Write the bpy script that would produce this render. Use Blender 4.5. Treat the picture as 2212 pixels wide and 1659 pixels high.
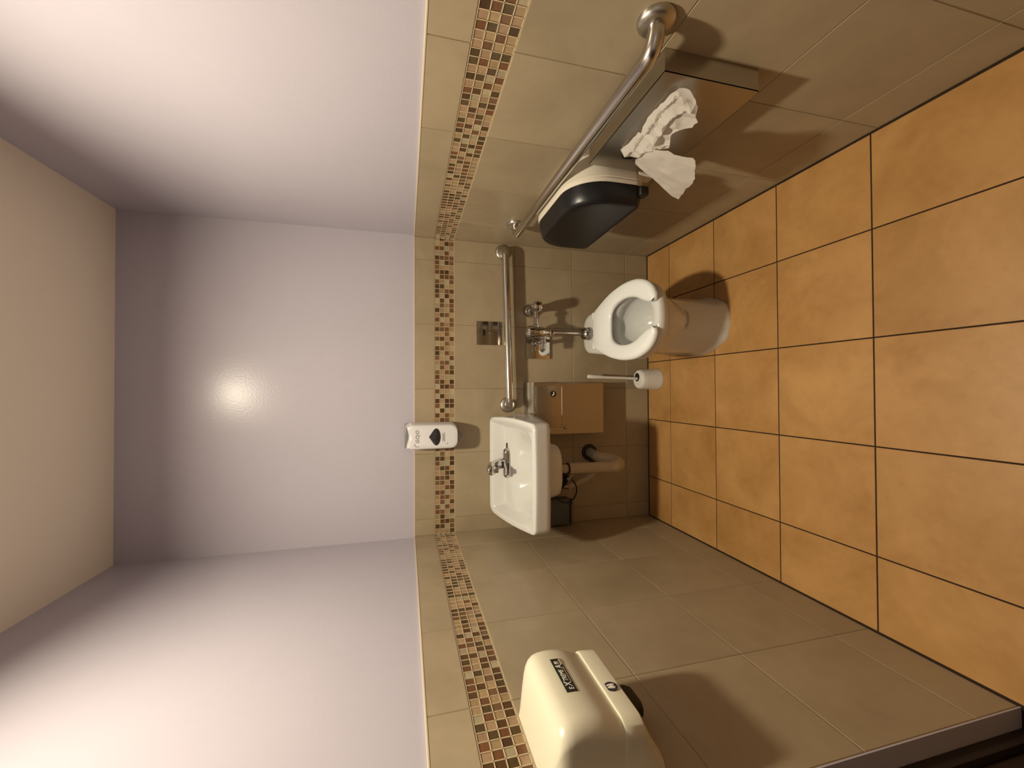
import bpy, bmesh, math, random
from mathutils import Vector, Matrix, noise
from mathutils.geometry import delaunay_2d_cdt
random.seed(7)
PI = math.pi
for o in list(bpy.data.objects): bpy.data.objects.remove(o)
C = bpy.context.scene.collection
S = bpy.context.scene

# ------------------------------------------------------------------ room dimensions (metres)
WL, WR, YB, YR, CE = -0.7702, 0.7579, 2.144, -0.50, 2.6073
CAM = (-0.0256, 0.0, 1.3849)
TILE_TOP, MOS_T, MOS_B = 1.3399, 1.2405, 1.1405
DOOR_Y1, DOOR_Y0, DOOR_H = 0.638, -0.30, 2.05

# ------------------------------------------------------------------ camera
cam = bpy.data.cameras.new('camera'); co = bpy.data.objects.new('camera', cam); C.objects.link(co)
pitch, yaw, roll = 0.2533, 0.0127, -0.0013
fwd = Vector((math.cos(pitch)*math.sin(yaw), math.cos(pitch)*math.cos(yaw), -math.sin(pitch)))
rgt = Vector((math.cos(yaw), -math.sin(yaw), 0.0))
upv = rgt.cross(fwd)
r2 = rgt*math.cos(roll) + upv*math.sin(roll)
u2 = -rgt*math.sin(roll) + upv*math.cos(roll)
# the phone was held sideways: image right is down in the room, image up is to the right
mx, my, mz = -u2, r2, -fwd
co.matrix_world = Matrix(((mx.x, my.x, mz.x, CAM[0]), (mx.y, my.y, mz.y, CAM[1]), (mx.z, my.z, mz.z, CAM[2]), (0, 0, 0, 1)))
cam.sensor_fit = 'HORIZONTAL'; cam.sensor_width = 36.0
cam.lens = 36.0*886.0/2212.0
cam.clip_start = 0.02
S.camera = co

# ------------------------------------------------------------------ world, light, exposure
w = bpy.data.worlds.new('world'); S.world = w; w.use_nodes = True
w.node_tree.nodes['Background'].inputs[0].default_value = (0.0, 0.0, 0.0, 1)
w.node_tree.nodes['Background'].inputs[1].default_value = 0.0
LIGHT = (-0.05, 0.89, 2.604)
LIGHT_W = 41.0
LIGHT_COL = (1.0, 0.885, 0.66)
S.view_settings.view_transform = 'Standard'; S.view_settings.look = 'None'
S.view_settings.exposure = 0.0; S.view_settings.gamma = 1.0
S.view_settings.use_curve_mapping = False

# ------------------------------------------------------------------ materials
def s2l(c): return tuple(((v/255.0)/12.92 if v/255.0 <= 0.04045 else ((v/255.0+0.055)/1.055)**2.4) for v in c)
def mat(name, col, rough=0.5, metal=0.0, spec=0.5, lin=True, **kw):
    m = bpy.data.materials.new(name); m.use_nodes = True
    b = m.node_tree.nodes['Principled BSDF']
    c = col if lin else s2l(col)
    b.inputs['Base Color'].default_value = (*c, 1); b.inputs['Roughness'].default_value = rough
    b.inputs['Metallic'].default_value = metal; b.inputs['Specular IOR Level'].default_value = spec
    for k, v in kw.items(): b.inputs[k.replace('_', ' ')].default_value = v
    return m
def N(m, t, **kw):
    n = m.node_tree.nodes.new(t)
    for k, v in kw.items(): setattr(n, k, v)
    return n
def mottled(name, c1, c2, rough, scale, spec=0.5, bump=0.0, bscale=60, random_off=True, fine=0.25, rvar=0.08, tone=0.10):
    m = mat(name, c1, rough, spec=spec); nt = m.node_tree; L = nt.links; b = nt.nodes['Principled BSDF']
    tc = N(m, 'ShaderNodeTexCoord'); oi = N(m, 'ShaderNodeObjectInfo')
    n1 = N(m, 'ShaderNodeTexNoise', noise_dimensions='4D'); n1.inputs['Scale'].default_value = scale; n1.inputs['Detail'].default_value = 6
    n1.inputs['Roughness'].default_value = 0.6; n1.inputs['Distortion'].default_value = 0.6
    mu = N(m, 'ShaderNodeMath', operation='MULTIPLY'); mu.inputs[1].default_value = 37.0
    L.new(oi.outputs['Random'], mu.inputs[0])
    if random_off: L.new(mu.outputs[0], n1.inputs['W'])
    L.new(tc.outputs['Object'], n1.inputs['Vector'])
    n2 = N(m, 'ShaderNodeTexNoise'); n2.inputs['Scale'].default_value = scale*9; n2.inputs['Detail'].default_value = 4
    L.new(tc.outputs['Object'], n2.inputs['Vector'])
    mixf = N(m, 'ShaderNodeMix', data_type='FLOAT'); mixf.inputs[0].default_value = fine
    L.new(n1.outputs['Fac'], mixf.inputs[2]); L.new(n2.outputs['Fac'], mixf.inputs[3])
    rp = N(m, 'ShaderNodeValToRGB'); rp.color_ramp.elements[0].position = 0.34; rp.color_ramp.elements[1].position = 0.66
    rp.color_ramp.elements[0].color = (*c1, 1); rp.color_ramp.elements[1].color = (*c2, 1)
    L.new(mixf.outputs[0], rp.inputs[0])
    hs = N(m, 'ShaderNodeHueSaturation')
    mr = N(m, 'ShaderNodeMapRange'); mr.inputs[3].default_value = 1-tone*0.5; mr.inputs[4].default_value = 1+tone*0.5
    L.new(oi.outputs['Random'], mr.inputs[0]); L.new(mr.outputs[0], hs.inputs['Value'])
    L.new(rp.outputs[0], hs.inputs['Color']); L.new(hs.outputs[0], b.inputs['Base Color'])
    mr2 = N(m, 'ShaderNodeMapRange'); mr2.inputs[3].default_value = rough-rvar; mr2.inputs[4].default_value = rough+rvar
    L.new(n1.outputs['Fac'], mr2.inputs[0]); L.new(mr2.outputs[0], b.inputs['Roughness'])
    if bump > 0:
        n3 = N(m, 'ShaderNodeTexNoise'); n3.inputs['Scale'].default_value = bscale; n3.inputs['Detail'].default_value = 4
        L.new(tc.outputs['Object'], n3.inputs['Vector'])
        bp = N(m, 'ShaderNodeBump'); bp.inputs['Strength'].default_value = bump; bp.inputs['Distance'].default_value = 0.002
        L.new(n3.outputs['Fac'], bp.inputs['Height']); L.new(bp.outputs[0], b.inputs['Normal'])
    return m
M = {}
M['paint'] = mottled('lavender_paint', (0.452, 0.424, 0.492), (0.470, 0.441, 0.510), 0.255, 2.0, 0.22, 0.13, 105, False, rvar=0.01, tone=0)
M['ceiling'] = mottled('ceiling_paint', (0.875, 0.80, 0.67), (0.89, 0.815, 0.685), 0.8, 3.0, 0.3, 0.35, 160, False, tone=0)
M['wall_tile'] = mottled('beige_porcelain', (0.300, 0.238, 0.155), (0.390, 0.312, 0.206), 0.40, 3.2, 0.5, 0.02, 300, fine=0.12, tone=0.05)
M['floor_tile'] = mottled('terracotta_porcelain', (0.350, 0.175, 0.050), (0.500, 0.275, 0.098), 0.42, 4.0, 0.5, 0.05, 220, fine=0.15, tone=0.10)
M['wall_grout'] = mottled('beige_grout', (0.34, 0.26, 0.16), (0.25, 0.185, 0.11), 0.9, 7.0, 0.2, 0, random_off=False, tone=0)
M['mosaic_grout'] = mat('cream_grout', (0.53, 0.42, 0.27), 0.85)
M['floor_grout'] = mat('dark_brown_grout', (0.022, 0.010, 0.004), 0.95)
M['cream_edge'] = mat('cream_caulk', (0.56, 0.475, 0.355), 0.6)
M['china'] = mat('white_china', (0.655, 0.655, 0.635), 0.10, spec=0.5)
M['china_in'] = M['china']
M['seat'] = mat('white_seat_plastic', (0.83, 0.855, 0.855), 0.22)
M['water'] = mat('toilet_water', (0.78, 0.83, 0.80), 0.02, spec=0.5, Transmission_Weight=1.0, IOR=1.33)
M['chrome'] = mat('chrome', (0.60, 0.58, 0.565), 0.05, 1.0)
M['chrome_dull'] = mat('satin_chrome', (0.40, 0.375, 0.35), 0.16, 1.0)
def brushed(name, col, rough, sc):
    m = mat(name, col, rough, 1.0); nt = m.node_tree; b = nt.nodes['Principled BSDF']
    tc = N(m, 'ShaderNodeTexCoord'); mp = N(m, 'ShaderNodeMapping'); mp.inputs['Scale'].default_value = sc
    n = N(m, 'ShaderNodeTexNoise'); n.inputs['Scale'].default_value = 1.0; n.inputs['Detail'].default_value = 3
    nt.links.new(tc.outputs['Object'], mp.inputs[0]); nt.links.new(mp.outputs[0], n.inputs['Vector'])
    mr = N(m, 'ShaderNodeMapRange'); mr.inputs[3].default_value = rough-0.07; mr.inputs[4].default_value = rough+0.09
    nt.links.new(n.outputs['Fac'], mr.inputs[0]); nt.links.new(mr.outputs[0], b.inputs['Roughness'])
    return m
M['steel'] = brushed('brushed_steel', (0.52, 0.49, 0.44), 0.30, (6, 6, 6))
M['steel_bar'] = brushed('satin_steel_bar', (0.58, 0.55, 0.51), 0.20, (9, 9, 9))
M['steel_panel'] = brushed('stainless_panel', (0.42, 0.39, 0.35), 0.28, (5, 9, 5))
M['white_plastic'] = mat('white_plastic', (0.71, 0.705, 0.73), 0.35)
M['grey_plastic'] = mat('grey_plastic', (0.16, 0.155, 0.15), 0.35)
M['ivory'] = mat('ivory_enamel', (0.68, 0.64, 0.50), 0.30)
M['cream_plastic'] = mat('cream_plastic', (0.66, 0.61, 0.52), 0.42)
M['smoke'] = mat('smoked_black_plastic', (0.008, 0.008, 0.009), 0.33, spec=0.35)
M['black'] = mat('black_plastic', (0.008, 0.007, 0.007), 0.45)
M['rubber'] = mat('black_rubber', (0.012, 0.010, 0.009), 0.6)
M['window'] = mat('dark_sensor_window', (0.012, 0.012, 0.014), 0.12)
M['tint'] = mat('charcoal_window', (0.028, 0.026, 0.028), 0.16)
M['ink'] = mat('grey_ink', (0.20, 0.19, 0.19), 0.5)
M['ink_black'] = mat('black_ink', (0.016, 0.018, 0.014), 0.4)
M['ink_white'] = mat('white_ink', (0.75, 0.72, 0.62), 0.5)
M['ink_navy'] = mat('navy_ink', (0.030, 0.022, 0.04), 0.4)
M['ink_gold'] = mat('gold_ink', (0.42, 0.34, 0.20), 0.5)
M['insul'] = mat('cream_pipe_cover', (0.46, 0.37, 0.26), 0.6)
M['pvc'] = mat('grey_pipe', (0.34, 0.33, 0.32), 0.5)
M['box'] = mat('slate_box', (0.085, 0.09, 0.088), 0.5)
M['brush'] = mat('white_brush_plastic', (0.74, 0.735, 0.70), 0.3)
M['door'] = mottled('dark_wood_door', (0.016, 0.009, 0.007), (0.024, 0.014, 0.010), 0.5, 2.0, 0.4, 0, tone=0)
M['frame'] = mat('dark_door_frame', (0.016, 0.009, 0.008), 0.6)
M['paper'] = mat('tissue_paper', (0.80, 0.76, 0.71), 0.9, spec=0.15, Subsurface_Weight=0.0)
def paper_nodes(m):
    nt = m.node_tree; b = nt.nodes['Principled BSDF']; out = nt.nodes['Material Output']
    tr = N(m, 'ShaderNodeBsdfTranslucent'); tr.inputs[0].default_value = (0.85, 0.80, 0.74, 1)
    mx_ = N(m, 'ShaderNodeMixShader'); mx_.inputs[0].default_value = 0.42
    nt.links.new(b.outputs[0], mx_.inputs[1]); nt.links.new(tr.outputs[0], mx_.inputs[2]); nt.links.new(mx_.outputs[0], out.inputs[0])
paper_nodes(M['paper'])
M['lamp'] = mat('lamp_glow', (1, 1, 1), 0.5)
GL = {'brown': (0.098, 0.050, 0.022), 'dark': (0.070, 0.038, 0.018), 'red': (0.150, 0.066, 0.030), 'olive': (0.088, 0.057, 0.026),
      'mid': (0.155, 0.085, 0.042), 'tan': (0.335, 0.230, 0.125), 'pink': (0.330, 0.215, 0.130), 'cream': (0.365, 0.300, 0.190), 'sage': (0.335, 0.280, 0.180)}
for k, c in GL.items(): M['glass_'+k] = mottled('mosaic_'+k, tuple(v*0.86 for v in c), tuple(v*1.14 for v in c), 0.14, 60, 0.5, 0, tone=0.25, rvar=0.03)

# ------------------------------------------------------------------ mesh helpers
def link(o, parent=None):
    C.objects.link(o)
    if parent is not None: o.parent = parent
    return o
def tag(o, label=None, cat=None, group=None, kind=None):
    if label: o['label'] = label
    if cat: o['category'] = cat
    if group: o['group'] = group
    if kind: o['kind'] = kind
    return o
def thing(name, label, cat, loc=(0, 0, 0), group=None):
    o = bpy.data.objects.new(name, None); o.location = loc; o.empty_display_size = 0.05
    link(o); return tag(o, label, cat, group)
def mesh_obj(name, bm, m, parent=None, smooth=True, angle=35, world=True):
    me = bpy.data.meshes.new(name)
    bmesh.ops.remove_doubles(bm, verts=bm.verts, dist=1e-6)
    bmesh.ops.recalc_face_normals(bm, faces=bm.faces)
    if smooth:
        a = math.radians(angle)
        for f in bm.faces: f.smooth = True
        for e in bm.edges:
            if len(e.link_faces) == 2 and e.calc_face_angle(0) > a: e.smooth = False
    bm.to_mesh(me); bm.free()
    me.materials.append(m)
    o = bpy.data.objects.new(name, me)
    link(o, parent)
    if parent is not None and world:      # vertices are written in room coordinates
        p = parent; T = Vector((0, 0, 0))
        while p is not None: T += p.location; p = p.parent
        o.location = -T
    return o
def recenter(o):
    """put the origin of a room-coordinate mesh at its own centre"""
    me = o.data; c = sum((v.co for v in me.vertices), Vector())/len(me.vertices)
    me.transform(Matrix.Translation(-c)); o.location = o.location + c
    return o
def part(name, bm, m, parent, label=None, **kw):
    o = recenter(mesh_obj(name, bm, m, parent, **kw))
    if label: o['label'] = label
    return o
def solo(name, bm, m, label, cat, group=None, **kw):
    o = recenter(mesh_obj(name, bm, m, None, **kw)); return tag(o, label, cat, group)

def box(bm, x0, x1, y0, y1, z0, z1, bev=0.0, seg=2):
    vs = [bm.verts.new((x, y, z)) for x in (x0, x1) for y in (y0, y1) for z in (z0, z1)]
    fs = [bm.faces.new([vs[i] for i in q]) for q in ((0, 1, 3, 2), (4, 6, 7, 5), (0, 4, 5, 1), (2, 3, 7, 6), (0, 2, 6, 4), (1, 5, 7, 3))]
    if bev > 0:
        es = list({e for f in fs for e in f.edges})
        bmesh.ops.bevel(bm, geom=es, offset=bev, segments=seg, profile=0.6, affect='EDGES')
    return bm
def BM(): return bmesh.new()
def rings(bm, rs, cap0=True, cap1=True, closed=True):
    vv = [[bm.verts.new(p) for p in r] for r in rs]
    n = len(rs[0])
    for a, b in zip(vv[:-1], vv[1:]):
        for i in range(n if closed else n-1):
            j = (i+1) % n
            try: bm.faces.new((a[i], a[j], b[j], b[i]))
            except ValueError: pass
    if cap0 and closed: bm.faces.new(list(reversed(vv[0])))
    if cap1 and closed: bm.faces.new(vv[-1])
    return vv
def frame_for(d):
    d = d.normalized(); h = Vector((0, 0, 1)) if abs(d.z) < 0.9 else Vector((1, 0, 0))
    a = d.cross(h).normalized(); return a, d.cross(a).normalized()
def tube(bm, pts, r, seg=20, cap=True):
    pts = [Vector(p) for p in pts]; rr = r if isinstance(r, (list, tuple)) else [r]*len(pts)
    a = None; out = []
    for i, p in enumerate(pts):
        d = (pts[min(i+1, len(pts)-1)]-pts[max(i-1, 0)]).normalized()
        if a is None: a, _ = frame_for(d)
        a = (a-d*a.dot(d)).normalized(); b = d.cross(a)
        out.append([p+(a*math.cos(2*PI*k/seg)+b*math.sin(2*PI*k/seg))*rr[i] for k in range(seg)])
    rings(bm, out, cap, cap); return bm
def lathe(bm, origin, axis, prof, seg=32, cap0=True, cap1=True):
    """prof: list of (distance along the axis, radius)"""
    o = Vector(origin); d = Vector(axis).normalized(); a, b = frame_for(d)
    rs = [[o+d*h+(a*math.cos(2*PI*k/seg)+b*math.sin(2*PI*k/seg))*max(r, 1e-4) for k in range(seg)] for h, r in prof]
    rings(bm, rs, cap0, cap1); return bm
def bez(p, n=24):
    """Catmull-Rom through points"""
    P = [Vector(q) for q in p]; out = []
    for i in range(len(P)-1):
        a, b, c, d = P[max(i-1, 0)], P[i], P[i+1], P[min(i+2, len(P)-1)]
        for k in range(n):
            t = k/n
            out.append(0.5*((2*b)+(c-a)*t+(2*a-5*b+4*c-d)*t*t+(3*b-a-3*c+d)*t**3))
    out.append(P[-1]); return out
def rrect(hw0, hw1, v0, v1, r, n=8, rs=None):
    """rounded rectangle outline in 2D; rs = radii (ll, lr, ur, ul)"""
    rs = rs or (r, r, r, r); out = []
    for (cx, cy, a0, rad) in ((hw0+rs[0], v0+rs[0], PI, rs[0]), (hw1-rs[1], v0+rs[1], 1.5*PI, rs[1]), (hw1-rs[2], v1-rs[2], 0, rs[2]), (hw0+rs[3], v1-rs[3], 0.5*PI, rs[3])):
        for k in range(n+1):
            a = a0+0.5*PI*k/n; out.append((cx+rad*math.cos(a), cy+rad*math.sin(a)))
    return out
def shade_text(body, size, m, name, parent, mtx, extrude=0.0004, shear=0.0, spacing=1.0, sx=1.0):
    cu = bpy.data.curves.new(name, 'FONT'); cu.body = body; cu.size = size; cu.extrude = extrude; cu.shear = shear
    cu.space_character = spacing; cu.align_x = 'CENTER'; cu.align_y = 'CENTER'; cu.resolution_u = 4
    t = bpy.data.objects.new(name+'_tmp', cu); C.objects.link(t)
    dg = bpy.context.evaluated_depsgraph_get(); me = bpy.data.meshes.new_from_object(t.evaluated_get(dg))
    bpy.data.objects.remove(t); me.materials.clear(); me.materials.append(m)
    me.transform(Matrix.Diagonal((sx, 1, 1, 1)))
    me.transform(mtx)
    o = bpy.data.objects.new(name, me); link(o, parent)
    p = parent; T = Vector((0, 0, 0))
    while p is not None: T += p.location; p = p.parent
    o.location = -T
    return recenter(o)
def plane_mtx(origin, xd, yd):
    x = Vector(xd).normalized(); z = x.cross(Vector(yd)).normalized(); y = z.cross(x); o = Vector(origin)
    return Matrix(((x.x, y.x, z.x, o.x), (x.y, y.y, z.y, o.y), (x.z, y.z, z.z, o.z), (0, 0, 0, 1)))
def struct(name, bm, m, parent=None, label=None, smooth=False):
    o = mesh_obj(name, bm, m, parent, smooth=smooth)
    if parent is None: o['kind'] = 'structure'
    if label: o['label'] = label
    return o

# ------------------------------------------------------------------ the room shell
PT = 0.008            # tile face stands this far proud of the painted plaster
GD = 0.0016           # joints are this deep
floor = struct('floor', box(BM(), WL-0.25, WR+0.15, YR-0.1, YB+0.15, -0.12, -GD), M['floor_grout'])
ceiling = struct('ceiling', box(BM(), WL-0.15, WR+0.15, YR-0.1, YB+0.15, CE, CE+0.1), M['ceiling'])
wall_back = struct('wall_back', box(BM(), WL-0.15, WR+0.15, YB+PT, YB+0.15, 0, CE), M['paint'])
wall_right = struct('wall_right', box(BM(), WR+PT, WR+0.15, YR, YB+PT, 0, CE), M['paint'])
bm = BM()
box(bm, WL-0.15, WL-PT, DOOR_Y1, YB+PT, 0, CE); box(bm, WL-0.15, WL-0.0006, DOOR_Y1-0.002, DOOR_Y1+0.0015, 0, CE); box(bm, WL-0.15, WL-PT, DOOR_Y0, DOOR_Y1-0.002, DOOR_H, CE); box(bm, WL-0.15, WL-PT, YR, DOOR_Y0, 0, CE)
wall_left = struct('wall_left', bm, M['paint'])
wall_rear = struct('wall_rear', box(BM(), WL-0.15, WR+0.15, YR-0.1, YR, 0, CE), M['paint'])
struct('tile_dado', box(BM(), WL, WR, YR+0.0005, YR+0.008, 0.001, TILE_TOP), M['wall_tile'], wall_rear)
#'wall_rear', box(BM(), WL-0.15, WR+0.15, YR-0.1, YR, 0, CE), M['paint'])

# tiles: each one is a shared mesh placed on its wall
tile_cache = {}
def tile_mesh(w_, h_, t, ch, m, nm):
    key = (round(w_, 4), round(h_, 4), nm)
    if key in tile_cache: return tile_cache[key]
    me = bpy.data.meshes.new(nm)
    a, b = w_/2, h_/2
    v = [(-a, -b, 0), (a, -b, 0), (a, b, 0), (-a, b, 0), (-a, -b, t-ch), (a, -b, t-ch), (a, b, t-ch), (-a, b, t-ch),
         (-a+ch, -b+ch, t), (a-ch, -b+ch, t), (a-ch, b-ch, t), (-a+ch, b-ch, t)]
    f = []
    for k in range(4):
        j = (k+1) % 4; f += [(k, j, 4+j, 4+k), (4+k, 4+j, 8+j, 8+k)]
    f += [(8, 9, 10, 11), (3, 2, 1, 0)]
    me.from_pydata(v, [], f); me.materials.append(m); me.update()
    tile_cache[key] = me; return me
WALLF = {'back': (Vector((1, 0, 0)), Vector((0, 0, 1)), Vector((0, -1, 0))),
         'left': (Vector((0, 1, 0)), Vector((0, 0, 1)), Vector((1, 0, 0))),
         'right': (Vector((0, -1, 0)), Vector((0, 0, 1)), Vector((-1, 0, 0))),
         'floor': (Vector((1, 0, 0)), Vector((0, 1, 0)), Vector((0, 0, 1)))}
def place(name, me, side, pos, parent):
    x, y, z = WALLF[side]
    o = bpy.data.objects.new(name, me); link(o, parent)
    o.matrix_local = Matrix(((x.x, y.x, z.x, pos[0]), (x.y, y.y, z.y, pos[1]), (x.z, y.z, z.z, pos[2]), (0, 0, 0, 1)))
    return o
J = 0.0028
def fill_wall(side, parent, plane, a0, a1, joints, rows, tiler):
    """a = horizontal coordinate along the wall (x or y)"""
    cuts = [a0]+[j for j in sorted(joints) if a0+0.012 < j < a1-0.012]+[a1]
    for (z0, z1) in rows:
        for u0, u1 in zip(cuts[:-1], cuts[1:]):
            wd, ht = u1-u0-J, z1-z0-J
            me = tile_mesh(wd, ht, PT, 0.0009, M['wall_tile'], 'wall_tile')
            c, zc = (u0+u1)/2, (z0+z1)/2
            pos = {'back': (c, plane+PT, zc), 'left': (plane-PT, c, zc), 'right': (plane+PT, c, zc)}[side]
            place('wall_tile', me, side, pos, parent)
ROWS = [(0.003, 0.145), (0.145, 0.478), (0.478, 0.811), (0.811, MOS_B), (MOS_T, TILE_TOP)]
# grout behind the tiles
def grout(side, parent, x0, x1, y0, y1):
    bm = BM(); box(bm, x0, x1, y0, y1, 0, MOS_B); box(bm, x0, x1, y0, y1, MOS_T, TILE_TOP-0.0005)
    struct('grout', bm, M['wall_grout'], parent)
grout('back', wall_back, WL-PT, WR+PT, YB+GD, YB+PT)
grout('right', wall_right, WR+GD, WR+PT, YR, YB+GD)
grout('left', wall_left, WL-PT, WL-GD, DOOR_Y1+0.0005, YB+GD)
fill_wall('back', wall_back, YB, WL, WR, [0.643-0.333*k for k in range(6)], ROWS, None)
fill_wall('right', wall_right, WR, YR+0.01, YB, [0.912+0.333*k for k in range(-5, 5)], ROWS, None)
fill_wall('left', wall_left, WL, DOOR_Y1+0.002, YB, [0.961+0.3325*k for k in range(0, 5)], ROWS, None)
# cream edging strip that finishes the tile against the paint
def trim(name, x0, x1, y0, y1):
    struct(name, box(BM(), x0, x1, y0, y1, TILE_TOP-0.001, TILE_TOP+0.0045, 0.0012, 1), M['cream_edge'])
trim('trim_1', WL, WR, YB-0.0008, YB+PT); trim('trim_2', WR-0.0008, WR+PT, YR+0.01, YB-0.001); trim('trim_3', WL-PT, WL+0.0008, DOOR_Y1+0.002, YB-0.001)

# mosaic band, read off the photograph (D dark, L light, then finer codes)
P_ = 0.02479
band_back = ("LDLL LLDD DDLL LLDL DDDD DLDD DLLL DDDL LDDD DLLD DDLL DLDD DLDL LDLD LDLD DLLD LDDL DLLD LDLD DDDL LLDL DDLD LLDL DDLL DLDL DLLD LDDL LDLD "
             "DLDD DLLL DDLD LDDD DLLL LDLL DLDD DLDD LDLL DLDL LDDL DLLD LDLD DDLL DLDL LDDL DLDD LDLL DDLD DLLD LDDL LLDD DDDL DDLD LLDD DDLL LDDL LDLD DLDL DDLD LDLL LDDD DDLD").split()
band_right = "DRDL LPBP ROPD PLRL PRLP DLDO ORPR PLDL DOLR PLRP RDLO DLPB OPOD PDPR PBOL OLBP RDLD DPBP LOLO DLPD LBDR PDLB RLDD DBLP LDRL DPDL".split()
band_left = "DDDP PRLR RLDP LORD DPDP LRPD POBD LRPL DLBD RDLD RPBD LOPD RLDL DPDD DDLR LPDD RBOP LRPD DLDB PDLD".split()
DK = {'D': ['dark', 'brown', 'brown', 'olive'], 'L': ['cream', 'sage', 'tan', 'tan', 'pink'], 'R': ['red'], 'P': ['pink', 'tan'], 'O': ['olive'], 'B': ['mid']}
BACKD = ['dark', 'brown', 'brown', 'mid', 'red', 'mid']
TS = P_-0.0022
mos_me = {k: tile_mesh(TS, TS, 0.0052, 0.0004, M['glass_'+k], 'mosaic_'+k) for k in GL}
for k in mos_me: mos_me[k].name = 'mosaic_tile'
rnd = random.Random(3)
def mosaic(side, parent, plane, start, count, codes, direction):
    GF = 0.0012       # grout face lies this far behind the big tiles
    if side == 'back':
        pass
    for i in range(count):
        code = codes[i] if i < len(codes) else ''.join(rnd.choice('DLRPOBDLPL') for _ in range(4))
        for j, ch in enumerate(code):
            col = rnd.choice(BACKD if (side == 'back' and ch == 'D') else DK[ch])
            a = start+direction*(i+0.5)*P_; z = MOS_T-0.0006-(j+0.5)*P_
            d = PT-0.0050+0.0014*rnd.random()*0.4     # tile face sits below the raised joints
            me = mos_me[col]
            if True:
                lo_, hi_ = (WL+0.0016, WR-0.0016) if side == 'back' else (DOOR_Y1+0.002 if side == 'left' else -9, YB-0.0016)
                e0, e1 = max(a-TS/2, lo_), min(a+TS/2, hi_)
                if e1-e0 < 0.002: continue
                if e1-e0 < TS-0.0005:
                    me = tile_mesh(e1-e0, TS, 0.0052, 0.0004, M['glass_'+col], 'mosaic_edge_'+col); me.name = 'mosaic_tile'; a_ = (e0+e1)/2
                else: a_ = a
            pos = {'back': (a_, plane+PT, z), 'left': (plane-PT, a_, z), 'right': (plane+PT, a_, z)}[side]
            place('mosaic_tile', me, side, pos, parent)
B0 = WR+0.0115
mosaic('back', wall_back, YB, B0, 62, band_back, -1)
NR = 66
r0 = 0.800-20*P_
mosaic('right', wall_right, WR, r0, 75, [''.join(rnd.choice('DLRPOBDLPL') for _ in range(4)) for _ in range(16)]+['DLRP', 'LRDP', 'RPLD', 'PDRL']+band_right, 1)
l0 = 0.790-6*P_
mosaic('left', wall_left, WL, l0, 61, ['PDLR', 'LRPD', 'DPDL', 'RLPD', 'DRLP', 'LDPR']+band_left, 1)
# raised cream joints between the mosaic tiles
def mosaic_grout(side, parent, plane, lo, hi, start, count, direction):
    bm = BM(); g = 0.0011; d0, d1 = PT, 0.0013
    def bar(a0, a1, z0, z1):
        if side == 'back': box(bm, a0, a1, plane+d1, plane+d0, z0, z1)
        elif side == 'left': box(bm, plane-d0, plane-d1, a0, a1, z0, z1)
        else: box(bm, plane+d1, plane+d0, a0, a1, z0, z1)
    if side == 'back': box(bm, lo, hi, plane+PT-0.0006, plane+PT, MOS_B, MOS_T)
    elif side == 'left': box(bm, plane-PT, plane-PT+0.0006, lo, hi, MOS_B, MOS_T)
    else: box(bm, plane+PT-0.0006, plane+PT, lo, hi, MOS_B, MOS_T)
    for j in range(5):
        z = MOS_T-0.0006-j*P_; bar(lo, hi, z-g, z+g)
    for i in range(count+1):
        a = start+direction*i*P_
        if lo <= a <= hi: bar(a-g, a+g, MOS_B, MOS_T-0.0006)
    struct('mosaic_grout', bm, M['mosaic_grout'], parent)
mosaic_grout('back', wall_back, YB, WL-PT, WR+PT, B0, 62, -1)
mosaic_grout('right', wall_right, WR, r0, YB+PT-0.0016, r0, 75, 1)
mosaic_grout('left', wall_left, WL, max(l0, DOOR_Y1+0.002), YB+PT-0.0016, l0, 61, 1)
# the band carries on behind the camera's view on the right wall as plain tile
struct('band_end', box(BM(), WR, WR+GD, YR+0.01, r0-0.002, MOS_B+0.001, MOS_T-0.001), M['wall_tile'], wall_right)

# floor tiles
xs = [WL+0.003]+[0.4599-0.333*k for k in (3, 2, 1, 0)]+[WR-0.003]
ys = [YR+0.003]+[1.9346-0.333*k for k in range(7, -1, -1)]+[YB-0.004]
FJ = 0.0042
for i in range(len(xs)-1):
    for j in range(len(ys)-1):
        wd, ht = xs[i+1]-xs[i]-FJ, ys[j+1]-ys[j]-FJ
        me = tile_mesh(wd, ht, GD+0.0006, 0.0008, M['floor_tile'], 'floor_tile')
        place('floor_tile', me, 'floor', ((xs[i]+xs[i+1])/2, (ys[j]+ys[j+1])/2, -GD-0.0006), floor)

# dark door in the left wall beside the camera
door = struct('door_1', box(BM(), WL-0.105, WL-0.065, DOOR_Y0+0.03, DOOR_Y1-0.032, 0.008, DOOR_H-0.03, 0.002, 1), M['door'])
bm = BM()
box(bm, WL-0.15, WL-0.047, DOOR_Y1-0.030, DOOR_Y1-0.0025, 0.0, DOOR_H-0.001, 0.001, 1); box(bm, WL-0.15, WL-0.047, DOOR_Y0+0.0005, DOOR_Y0+0.030, 0.0, DOOR_H-0.001, 0.001, 1); box(bm, WL-0.15, WL-0.047, DOOR_Y0+0.030, DOOR_Y1-0.030, DOOR_H-0.030, DOOR_H-0.001)
struct('door_frame', bm, M['frame'], door)
bm = BM(); lathe(bm, (WL-0.065, DOOR_Y0+0.10, 1.0), (1, 0, 0), [(0, 0.03), (0.006, 0.03), (0.008, 0.012), (0.045, 0.012)], 24); tube(bm, [(WL-0.025, DOOR_Y0+0.10, 1.0), (WL-0.025, DOOR_Y0+0.21, 1.0)], 0.010, 16)
struct('door_handle', bm, M['chrome_dull'], door, smooth=True)

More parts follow.
